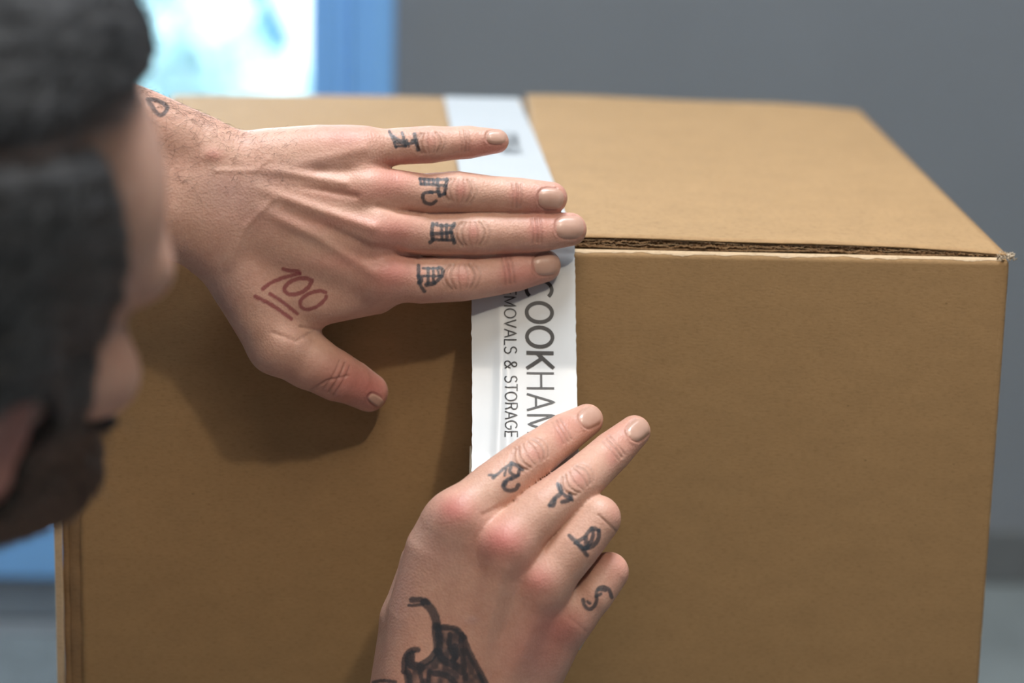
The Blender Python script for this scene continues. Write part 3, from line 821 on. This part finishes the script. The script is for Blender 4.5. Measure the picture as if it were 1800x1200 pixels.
for c, ax, r, b in (((933, 797), (.86, -.52), 32, 1), ((1015, 843), (.78, -.62), 30, 1), ((988, 757), (.88, -.5), 28, 0), ((1079, 787), (.76, -.65), 28, 0)):
    LINES_B += joint_marks(c, ax, r, b)
LINES_B += [([(1052, 905), (1085, 935)], 2, -.3), ([(820, 960), (800, 1080), (785, 1200)], 12, .35), ([(885, 1000), (860, 1100), (840, 1200)], 12, .4), ([(950, 1060), (915, 1150)], 12, .3),
            ([(850, 985), (830, 1080)], 10, -.35), ([(915, 1030), (880, 1120)], 10, -.35), ([(850, 905), (880, 890), (905, 880)], 5, -.3), ([(1000, 1085), (1030, 1110)], 3, -.2)]
LINES_B += nail_fold(NAIL_B)
BLOB_B = [((805, 900), (34, 30), .5), ((888, 950), (36, 30), .55), ((955, 1015), (34, 30), .7), ((1000, 1085), (28, 26), .4), ((1072, 905), (20, 24), .3)]

def sstep(x, a, b):
    t = np.clip((x-a)/(b-a), 0, 1); return t*t*(3-2*t)
SKIN = np.array([.595, .362, .275])
def val_noise(V, sc, seed):
    r = np.random.default_rng(seed); g = r.random((24, 24, 24)); q = V/sc; i = np.floor(q).astype(int); f = q-i; f = f*f*(3-2*f); i %= 24; j = (i+1) % 24
    o = 0
    for a in (0, 1):
        for b in (0, 1):
            for c in (0, 1):
                wgt = (f[:, 0] if a else 1-f[:, 0])*(f[:, 1] if b else 1-f[:, 1])*(f[:, 2] if c else 1-f[:, 2])
                o = o+wgt*g[(j if a else i)[:, 0], (j if b else i)[:, 1], (j if c else i)[:, 2]]
    return o
def dress(V, Nn, lines, blobs, tats, reds, bluish, fill=None):
    """V in metres. bake wrinkles, tendons, redness and tattoos into a hand surface"""
    uv, z = project(V); face = sstep(-(Nn@FW), -.05, .30)
    disp = np.zeros(len(V)); col = np.tile(SKIN, (len(V), 1))
    for pts, wd, am in lines:
        d = seg_dist(uv, pts); a_ = am*1.5 if wd < 3 else am*1.3
        if wd >= 5 and 430 < pts[0][0] < 530 and pts[0][1] < 400:
            a_ = a_*(.1+.9*sstep(uv[:, 0], pts[0][0]-15, pts[0][0]+90))
        disp += a_*np.exp(-(d/wd)**2)*face
        if wd < 3: col *= (1-.22*min(1, abs(am)/.3)*np.exp(-(d/(wd*1.2))**2)*face)[:, None]
    for (cx, cy), (rx, ry), am in blobs:
        disp += am*np.exp(-((uv[:, 0]-cx)/rx)**2-((uv[:, 1]-cy)/ry)**2)*face
    n1 = val_noise(V*1000, 14, 3); n2 = val_noise(V*1000, 5, 4)
    col *= (1+.10*(n1-.5)[:, None]*np.array([.6, 1.3, 1.3])+.05*(n2-.5)[:, None])
    for (cx, cy), (rx, ry), k in reds:
        g = k*np.exp(-((uv[:, 0]-cx)/rx)**2-((uv[:, 1]-cy)/ry)**2)*face
        col *= 1-g[:, None]*np.array([.07, .41, .34])
    for (cx, cy), (rx, ry), k in bluish:
        g = k*np.exp(-((uv[:, 0]-cx)/rx)**2-((uv[:, 1]-cy)/ry)**2)*face
        col *= 1-g[:, None]*np.array([.32, .26, .10])
    vis = sstep(-(Nn@FW), .0, .15)
    if fill is not None:
        ins = inside(uv, fill)*vis; dens = .74+.8*(val_noise(np.c_[uv, uv[:, :1]*0], 9, 8)-.4)
        k = np.clip(ins*dens, 0, .9)[:, None]; col = col*(1-k)+INK*k
    for pts, wd, c, op in tats:
        d = seg_dist(uv, chaikin(pts))+1.2*(val_noise(np.c_[uv, uv[:, :1]*0], 4, 5)-.5)
        k = (op*(1-sstep(d, wd*.62+.3, wd*.62+2.3))*vis)[:, None]; col = col*(1-k)+c*k
    V2 = V+Nn*(disp/1000)[:, None]
    return V2, np.clip(col, 0, 1)

RED_A = [((690, 480), (45, 34), .75), ((690, 410), (50, 26), .65), ((690, 318), (40, 26), .55), ((610, 240), (50, 24), .45), ((920, 480), (50, 34), .65), ((860, 262), (60, 22), .7), ((960, 350), (50, 30), .55), ((985, 400), (60, 30), .45),
         ((813, 486), (15, 18), .55), ((832, 408), (12, 16), .6), ((810, 335), (12, 16), .6), ((757, 250), (12, 14), .4), ((905, 343), (12, 14), .5), ((940, 405), (14, 20), .5), ((375, 272), (14, 10), .5), ((620, 670), (60, 40), .75), ((660, 690), (30, 30), .7),
         ((600, 390), (90, 16), .35), ((620, 340), (70, 14), .3), ((600, 460), (80, 18), .35), ((890, 470), (10, 28), .4), ((750, 285), (90, 12), .5)]
BLU_A = [((400, 330), (50, 30), .35), ((480, 310), (40, 16), .25), ((440, 370), (60, 40), .25), ((400, 500), (30, 60), .35), ((560, 290), (50, 14), .3), ((655, 700), (18, 12), .5)]
RED_B = [((800, 895), (34, 28), .95), ((885, 950), (44, 34), 1.05), ((945, 1020), (34, 30), .75), ((985, 1100), (50, 36), .75), ((1100, 770), (45, 35), .35), ((1000, 750), (40, 26), .4), ((940, 798), (18, 14), .5), ((1018, 842), (15, 14), .5),
         ((1080, 990), (30, 30), .45), ((940, 1150), (60, 50), .5), ((1085, 900), (22, 30), .3), ((985, 772), (10, 20), .4), ((1075, 805), (10, 20), .4)]
BLU_B = [((770, 960), (50, 50), .35), ((700, 1050), (30, 80), .35), ((830, 1090), (12, 8), .5), ((960, 1180), (50, 30), .3), ((900, 1080), (60, 60), .12)]

# ---- head: local frame X forward, Y left, Z up (mm), origin between the ears
def cvec(a, b, c): return RT*a + UP*b + FW*c
hf = cvec(.61, .22, .76); hf /= np.linalg.norm(hf)
hu = cvec(.27, .84, -.45); hu -= hf*(hu@hf); hu /= np.linalg.norm(hu); hl = np.cross(hu, hf)
HM = np.stack([hf, hl, hu], 1)                  # local -> world columns
EAR = PD(-12, 742, .77)*1000
HO = EAR - HM@np.array([-6., -76., -2.])
def to_head(p): return (p-HO.astype(np.float32))@HM.astype(np.float32)
def ears(q, sgn):
    c = ellip(q, (-8, sgn*77, 2), (17, 7.5, 32)); cup = ellip(q, (-4, sgn*86, 5), (10, 7, 20))
    lobe = ellip(q, (-3, sgn*76, -26), (9, 5.5, 10))
    return smin(smax(c, -cup, 3), lobe, 4)
def sdf_head_local(q):
    d = ellip(q, (-14, 0, 42), (97, 77, 84))
    d = smin(d, ellip(q, (47, 0, 34), (56, 64, 62)), 22)
    d = smin(d, ellip(q, (34, 0, -22), (56, 60, 56)), 18)
    d = smin(d, rcone(q, (80, 0, -72), (74, 0, -66), 19, 22), 20)
    for s in (-1, 1):
        d = smin(d, rcone(q, (2, s*56, -40), (74, s*22, -72), 14, 15), 16)
        d = smax(d, -ellip(q, (102, s*36, 3), (20, 22, 15)), 10)
        d = smin(d, rcone(q, (95, s*12, 22), (78, s*50, 20), 10, 10), 12)
        d = smin(d, rcone(q, (65, s*51, -18), (12, s*70, -4), 15, 7), 13)
        d = smin(d, ellip(q, (80, s*32, 3), (12.5, 13, 12)), 3)
        d = smin(d, ellip(q, (103, s*9, -24), (9, 7, 7)), 4)
    d = smin(d, rcone(q, (90, 0, 16), (113, 0, -18), 7, 9.5), 9)
    d = smin(d, ellip(q, (90, 0, -44), (13, 25, 5.5)), 5); d = smin(d, ellip(q, (89, 0, -54), (12, 21, 6)), 3)
    d = np.minimum(d, smin(d, ears(q, 1), 4)); d = np.minimum(d, smin(d, ears(q, -1), 4))
    return d
NECKB = np.array([-375., -455., 520.])
HN = HO + HM@np.array([-30., 0, -20.])
def sdf_head(p):
    d = sdf_head_local(to_head(p))
    return smin(d, rcone(p, HN, NECKB, 52, 60), 14)
PEL = np.array([-600., -690., 260.])
FH = np.array([.72, .69, 0.]); LH = np.array([-.69, .72, 0.])
KL, KR = PEL+FH*370+LH*130+[0, 0, -190], PEL+FH*370-LH*130+[0, 0, -190]
def sdf_torso(p, off=0):
    ch = (SH_L+SH_R)/2+[-35, -35, -60]
    d = rcone(p, SH_L, SH_R, 58+off, 58+off)
    d = smin(d, rcone(p, ch+LH*60, PEL+LH*50+[0, 0, 30], 105+off, 105+off), 40)
    d = smin(d, rcone(p, ch-LH*60, PEL-LH*50+[0, 0, 30], 105+off, 105+off), 40)
    return d
def sdf_arms(p, off=0, upper_only=False):
    d = np.minimum(rcone(p, SH_L, ELB_L, 52+off, 40+off), rcone(p, SH_R, ELB_R, 52+off, 40+off))
    if not upper_only:
        a = A_ARM
        e1_ = np.minimum(rcone(p, a[0][2][0], ELB_L+[0, 0, 12], a[0][2][1], 29), rcone(p, a[0][1][0], a[0][2][0], a[0][1][1], a[0][2][1]))
        e2_ = np.minimum(rcone(p, a[1][2][0], ELB_L-[0, 0, 12], a[1][2][1], 29), rcone(p, a[1][1][0], a[1][2][0], a[1][1][1], a[1][2][1]))
        e = smin(e1_, e2_, 16)
        jc = J(60, 245, 47, 90)[0]; e = smin(e, np.minimum(rcone(p, jc, ELB_L, 19, 28), rcone(p, J(240, 306, 39, 60)[0], jc, 15.6, 19)), 14)
        f = smin(rcone(p, WR_B+[-14, 0, 0], ELB_R+[-14, 0, 0], 19, 34), rcone(p, WR_B+[14, 0, 0], ELB_R+[14, 0, 0], 19, 34), 12)
        d = smin(d, np.minimum(e, f), 12)
    return d
def sdf_legs(p, off=0):
    d = None
    for k, s in ((KL, 1), (KR, -1)):
        hip = PEL+LH*s*85; ank = PEL-FH*60+LH*s*110+[0, 0, -205]
        e = smin(rcone(p, hip, k, 88+off, 62+off), rcone(p, k+[0, 0, -10], ank, 55+off, 42+off), 12)
        e = smin(e, rcone(p, ank, ank-FH*120+[0, 0, -10], 40+off, 26+off), 12)
        d = e if d is None else smin(d, e, 20)
    return smin(d, rcone(p, PEL+LH*70, PEL-LH*70, 110+off, 110+off), 25)

person = empty('person', tuple(PEL[:2]/1000)+(0,))
tag(person, 'bearded man with slicked dark hair and tattooed fingers leaning in to tape the carton', 'person')
Vs, Qs, Cs = [], [], []; nv = 0
def add_body(V, Q, C):
    global nv
    Vs.append(V); Qs.append(Q+nv); Cs.append(C); nv += len(V)
# hands
V, Q = surface_nets(sdf_A, (P(95, 400, 30)[0]*1000, -64, 440), (P(1060, 400, 0)[0]*1000, 12, 625), 1.0)
V, Q, Nn = subdivide(V/1000, Q)
VA, CA = dress(V, Nn, LINES_A, BLOB_A, TAT_A, RED_A, BLU_A); QA = Q; add_body(VA, Q, CA)
V, Q = surface_nets(sdf_B, (-90, -150, 300), (75, -20, 478), 1.0)
V, Q, Nn = subdivide(V/1000, Q)
VB, CB = dress(V, Nn, LINES_B, BLOB_B, TAT_B, RED_B, BLU_B, FILL_B); QB = Q; add_body(VB, Q, CB)
# head
lo = HO-170; hi = HO+175
def hf_(p): return sdf_head(p)
V, Q = surface_nets(hf_, lo, hi, 2.5)
q = to_head(V.astype(np.float32)).astype(float); hn = val_noise(V, 10, 11)
C = np.tile(np.array([.56, .34, .262]), (len(V), 1))*(1+.12*(hn-.5))[:, None]
# stubble of the shaved fade between the two hair masses
stub = sstep(q[:, 2], 22, 44)*(1-sstep(q[:, 0], 30, 66))*.75
C = C*(1-stub[:, None])+np.array([.16, .105, .075])*stub[:, None]
eye = np.zeros(len(V))
for s in (-1, 1): eye = np.maximum(eye, (np.hypot(q[:, 1]-s*32, (q[:, 2]-6)*1.6) < 9)*(q[:, 0] > 82))
C = C*(1-eye[:, None])+np.array([.1, .06, .05])*eye[:, None]
lip = (np.abs(q[:, 2]+49) < 10)*(np.abs(q[:, 1]) < 24)*(q[:, 0] > 88); C[lip] = [.40, .16, .13]
er = sstep(np.abs(q[:, 1]), 74, 80)*(np.abs(q[:, 0]+6) < 24); C *= 1-er[:, None]*np.array([0, .28, .25])
add_body(V/1000, Q, C)
# torso, neck base and arms
def sb(p):
    return smin(smin(smin(sdf_torso(p), sdf_arms(p), 25), rcone(p, HN, NECKB, 52, 60), 30), sdf_legs(p), 20)-.15
V, Q = surface_nets(sb, (-860, -960, 8), (10, 60, 760), 8.0)
keep = np.ones(len(V), bool); qq = to_head(V.astype(np.float32)); 
add_body(V/1000, Q, np.tile(SKIN*np.array([.98, .96, .95]), (len(V), 1)))
V = np.concatenate(Vs); Q = np.concatenate(Qs); C = np.concatenate(Cs)
me = fast_mesh('body', V, Q)
at_ = me.color_attributes.new('skin_colour', 'FLOAT_COLOR', 'POINT')
at_.data.foreach_set('color', np.c_[C, np.ones(len(C))].astype(np.float32).ravel())
body = link('body', me, MAT['skin'], person, True)

# fingernails: curved plates laid on the finger ends
def nails(VV, QQ, specs):
    bvh = BVHTree.FromPolygons([tuple(v) for v in VV], [tuple(q_) for q_ in QQ.tolist()])
    camv = Vector(CAM)
    for (cx, cy), ax, hl_, hw in specs:
        ax = np.array(ax, float); ax /= np.linalg.norm(ax); n = np.array([-ax[1], ax[0]])
        Rr, Sg = 6, 28; V = []; Q = []; ok = True; hits = []
        for i in range(Rr+1):
            for k in range(Sg if i else 1):
                t = 2*math.pi*k/Sg; r = i/Rr; ct, st_ = math.cos(t), math.sin(t); pw = .72
                uv = np.array([cx, cy])+ax*hl_*r*math.copysign(abs(ct)**pw, ct)+n*hw*r*math.copysign(abs(st_)**pw, st_)
                d = Vector(FW+RT*((uv[0]-900)/F_PX)+UP*((600-uv[1])/F_PX)).normalized()
                loc, nn, idx_, dist_ = bvh.ray_cast(camv, d)
                if loc is None: hits.append(None); continue
                hits.append((loc, nn, r))
        c0 = hits[0]
        if c0 is None: continue
        dep = (c0[0]-camv).length
        j = 0; last = c0
        for i in range(Rr+1):
            for k in range(Sg if i else 1):
                h_ = hits[j]; j += 1
                if h_ is None or abs((h_[0]-camv).length-dep) > .008: h_ = (last[0], last[1], i/Rr)
                last = h_
                V.append(h_[0]+h_[1]*(.00042*(1-h_[2]**6)+.00006))
        for k in range(Sg): Q.append((0, 1+k, 1+(k+1) % Sg))
        for i in range(1, Rr):
            for k in range(Sg):
                a = 1+(i-1)*Sg+k; b = 1+(i-1)*Sg+(k+1) % Sg; Q.append((a, a+Sg, b+Sg, b))
        link('fingernail', mesh_from('fingernail', V, Q), MAT['nail'], body, True)
nails(VA, QA, NAIL_A)
nails(VB, QB, NAIL_B)

# hair and beard
def shell(name, fn, mat, label=None, st=2.5, rough=1.2, seed=5):
    V, Q = surface_nets(fn, lo-10, hi+10, st)
    if len(V) == 0: return
    me = fast_mesh(name, V/1000, Q); o = link(name, me, mat, body, True)
    if label: o['label'] = label
    return o
def wavy(q, a, k1, k2): return a*np.sin(q[..., 1]*k1+q[..., 2]*k2+1.5*np.sin(q[..., 0]*.04))
def f_top(p):
    q = to_head(p)
    d = ellip(q, (-8, 0, 58), (101, 74, 84)); d = smin(d, ellip(q, (42, 4, 90), (44, 48, 30)), 26)
    cut = 91-q[..., 2] + .02*q[..., 0]+0*q[..., 1]
    return smax(d+wavy(q, .7, .75, .2)+wavy(q, .5, 1.9, .4), cut, 8)
def f_side(p):
    q = to_head(p); head_ = sdf_head_local(q)-5.0
    upper = q[..., 2]-(85-.10*q[..., 0])
    front = q[..., 0]-(47+.30*np.minimum(0, q[..., 2]-18)-.0045*np.maximum(0, q[..., 2]-24)**2); low = -(q[..., 2]+14) - .6*np.maximum(0, q[..., 0]-10)*0
    ear = -ellip(q, (-8, -80, -14), (26, 26, 30)); ear2 = -ellip(q, (-8, 80, -14), (22, 26, 30))
    d = smax(smax(head_-2*np.clip((40-q[..., 0])/30, 0, 1)+wavy(q, .8, .5, .5), upper, 5), front, 5)
    d = smax(d, low, 4)
    return smax(smax(d, ear, 2), ear2, 2)
def f_beard(p):
    q = to_head(p); head_ = sdf_head_local(q)
    thick = 4.5+7*np.clip((-q[..., 2]-45)/35, 0, 1)
    d = head_-thick+wavy(q, .9, .7, .3)
    line = -8-.62*np.maximum(q[..., 0]-22, 0); line = np.where(q[..., 0] > 62, -33, line)
    top = q[..., 2]-np.maximum(line, -36)
    side = np.where(q[..., 2] > -30, 14-q[..., 0], -2-q[..., 0]+(-q[..., 2]-30)*-.3)
    d = smax(smax(d, top, 4), side, 4)
    sb_ = smax(smax(head_-5, np.abs(q[..., 0]-26)-10, 3), np.abs(q[..., 2]+8)-28, 3)
    d = smin(d, smax(sb_, 40-np.abs(q[..., 1]), 2), 6)
    mouth = ellip(q, (98, 0, -49), (18, 20, 6))
    return smax(d, -mouth, 3)
def strands(name, ob, n, L, flow, w=.00022, lift=.18, jit=.25, keep=None):
    me = ob.data; m = len(me.vertices); v = np.empty(m*3, np.float32); me.vertices.foreach_get('co', v); v = v.reshape(-1, 3).astype(float)
    nn = np.empty(m*3, np.float32); me.vertices.foreach_get('normal', nn); nn = nn.reshape(-1, 3).astype(float)
    r = np.random.default_rng(21); q = to_head(v*1000)
    ids = np.arange(m) if keep is None else np.nonzero(keep(q))[0]
    pick = r.choice(ids, n); p = v[pick]; nv_ = nn[pick]; ql = q[pick]
    g = flow(ql)@HM.T + r.normal(0, jit, (n, 3)); g -= nv_*(g*nv_).sum(1)[:, None]; g /= np.linalg.norm(g, axis=1)[:, None]
    side = np.cross(g, nv_); ln = L*r.uniform(.5, 1.2, n)[:, None]; cu = r.normal(0, .25, n)[:, None]
    V = np.empty((n, 5, 2, 3))
    for k in range(5):
        t = k/4; c = p+g*ln*t+nv_*ln*lift*t*(1.3-t)+side*ln*cu*t*t-nv_*.0006
        ww = w*(1-.75*t); V[:, k, 0] = c+side*ww; V[:, k, 1] = c-side*ww
    b = (np.arange(n)*10)[:, None, None]; k = (np.arange(4)*2)[None, :, None]
    Q = (b+k+np.array([0, 1, 3, 2])[None, None]).reshape(-1, 4)
    o = link(name, fast_mesh(name, V.reshape(-1, 3), Q), None, ob); o.data.materials.append(MAT['strand'] if name == 'hair_strands' else ob.data.materials[0]); tag(o, kind='stuff')
h1 = shell('hair', f_top, MAT['hair'], 'long dark hair slicked back on top')
strands('hair_strands', h1, 9000, .026, lambda q: np.c_[-np.ones(len(q)), q[:, 1]*.006, -.1*np.ones(len(q))])
h2 = shell('hair', f_side, MAT['hair'], 'dark side hair over the temple')
strands('hair_strands', h2, 9000, .020, lambda q: np.c_[-np.ones(len(q)), 0*q[:, 1], -.75*np.ones(len(q))], lift=.25)
h3 = shell('beard', f_beard, MAT['beard'], 'full dark beard and sideburn')
strands('beard_hairs', h3, 9000, .011, lambda q: np.c_[.1*np.ones(len(q)), 0*q[:, 1], -np.ones(len(q))], lift=.35, jit=.35)
# clothing
def f_shirt(p):
    d = smin(sdf_torso(p, 7), sdf_arms(p, 8, True), 25)
    neck = -(np.linalg.norm(p-(NECKB+[25, 20, 15]).astype(np.float32), axis=-1)-66)
    for S_, E_ in ((SH_L, ELB_L), (SH_R, ELB_R)):
        ax = (E_-S_)/np.linalg.norm(E_-S_); t = (p-S_.astype(np.float32))@ax.astype(np.float32)
        near = np.linalg.norm(p-E_.astype(np.float32), axis=-1) < 210
        d = np.where(near, np.maximum(d, t-170), d)
    return smax(smax(d, neck, 3), -(p[..., 2]-190), 3)
V, Q = surface_nets(f_shirt, (-880, -980, 150), (20, 60, 760), 8.0)
tag(link('shirt', fast_mesh('shirt', V/1000, Q), MAT['shirt'], person, True), 'dark short-sleeved shirt')
V, Q = surface_nets(lambda p: smax(sdf_legs(p, 8), p[..., 2]-315, 3), (-880, -980, 4), (20, 60, 420), 9.0)
tag(link('trousers', fast_mesh('trousers', V/1000, Q), MAT['trousers'], person, True), 'dark work trousers')
# short dark arm hairs curling off the wrist and forearm
bvh = BVHTree.FromPolygons([tuple(v) for v in VA], [tuple(q_) for q_ in QA.tolist()])
V = []; Q = []
for i in range(560):
    if i < 170:
        u = random.uniform(235, 430); v = 152+(u-240)*.43 + random.uniform(-2, 22)
    else:
        u = random.uniform(235, 520); v = random.uniform(170, 330)
    d = Vector(FW+RT*((u-900)/F_PX)+UP*((600-v)/F_PX)).normalized()
    loc, nn, _, _ = bvh.ray_cast(Vector(CAM), d)
    if loc is None: continue
    g = Vector((.6+random.gauss(0, .35), 0, random.gauss(.25, .45))); g = (g-nn*g.dot(nn)).normalized()
    L = random.uniform(.003, .0075) if u < 360 else random.uniform(.0015, .0035); side = g.cross(nn); cu = random.gauss(0, .5); pts = []
    for k in range(5):
        t = k/4; pts.append(loc+g*L*t+nn*(.0012*t*(1.6-t))+side*cu*L*t*t)
    o = len(V); r = .000036
    for p_ in pts: V += [p_+side*r, p_-side*r, p_+nn*r*1.7]
    for k in range(4):
        for m in range(3): a = o+k*3+m; b = o+k*3+(m+1) % 3; Q.append((a, b, b+3, a+3))
tag(link('arm_hair', mesh_from('arm_hair', V, Q), MAT['armhair'], body), kind='stuff')
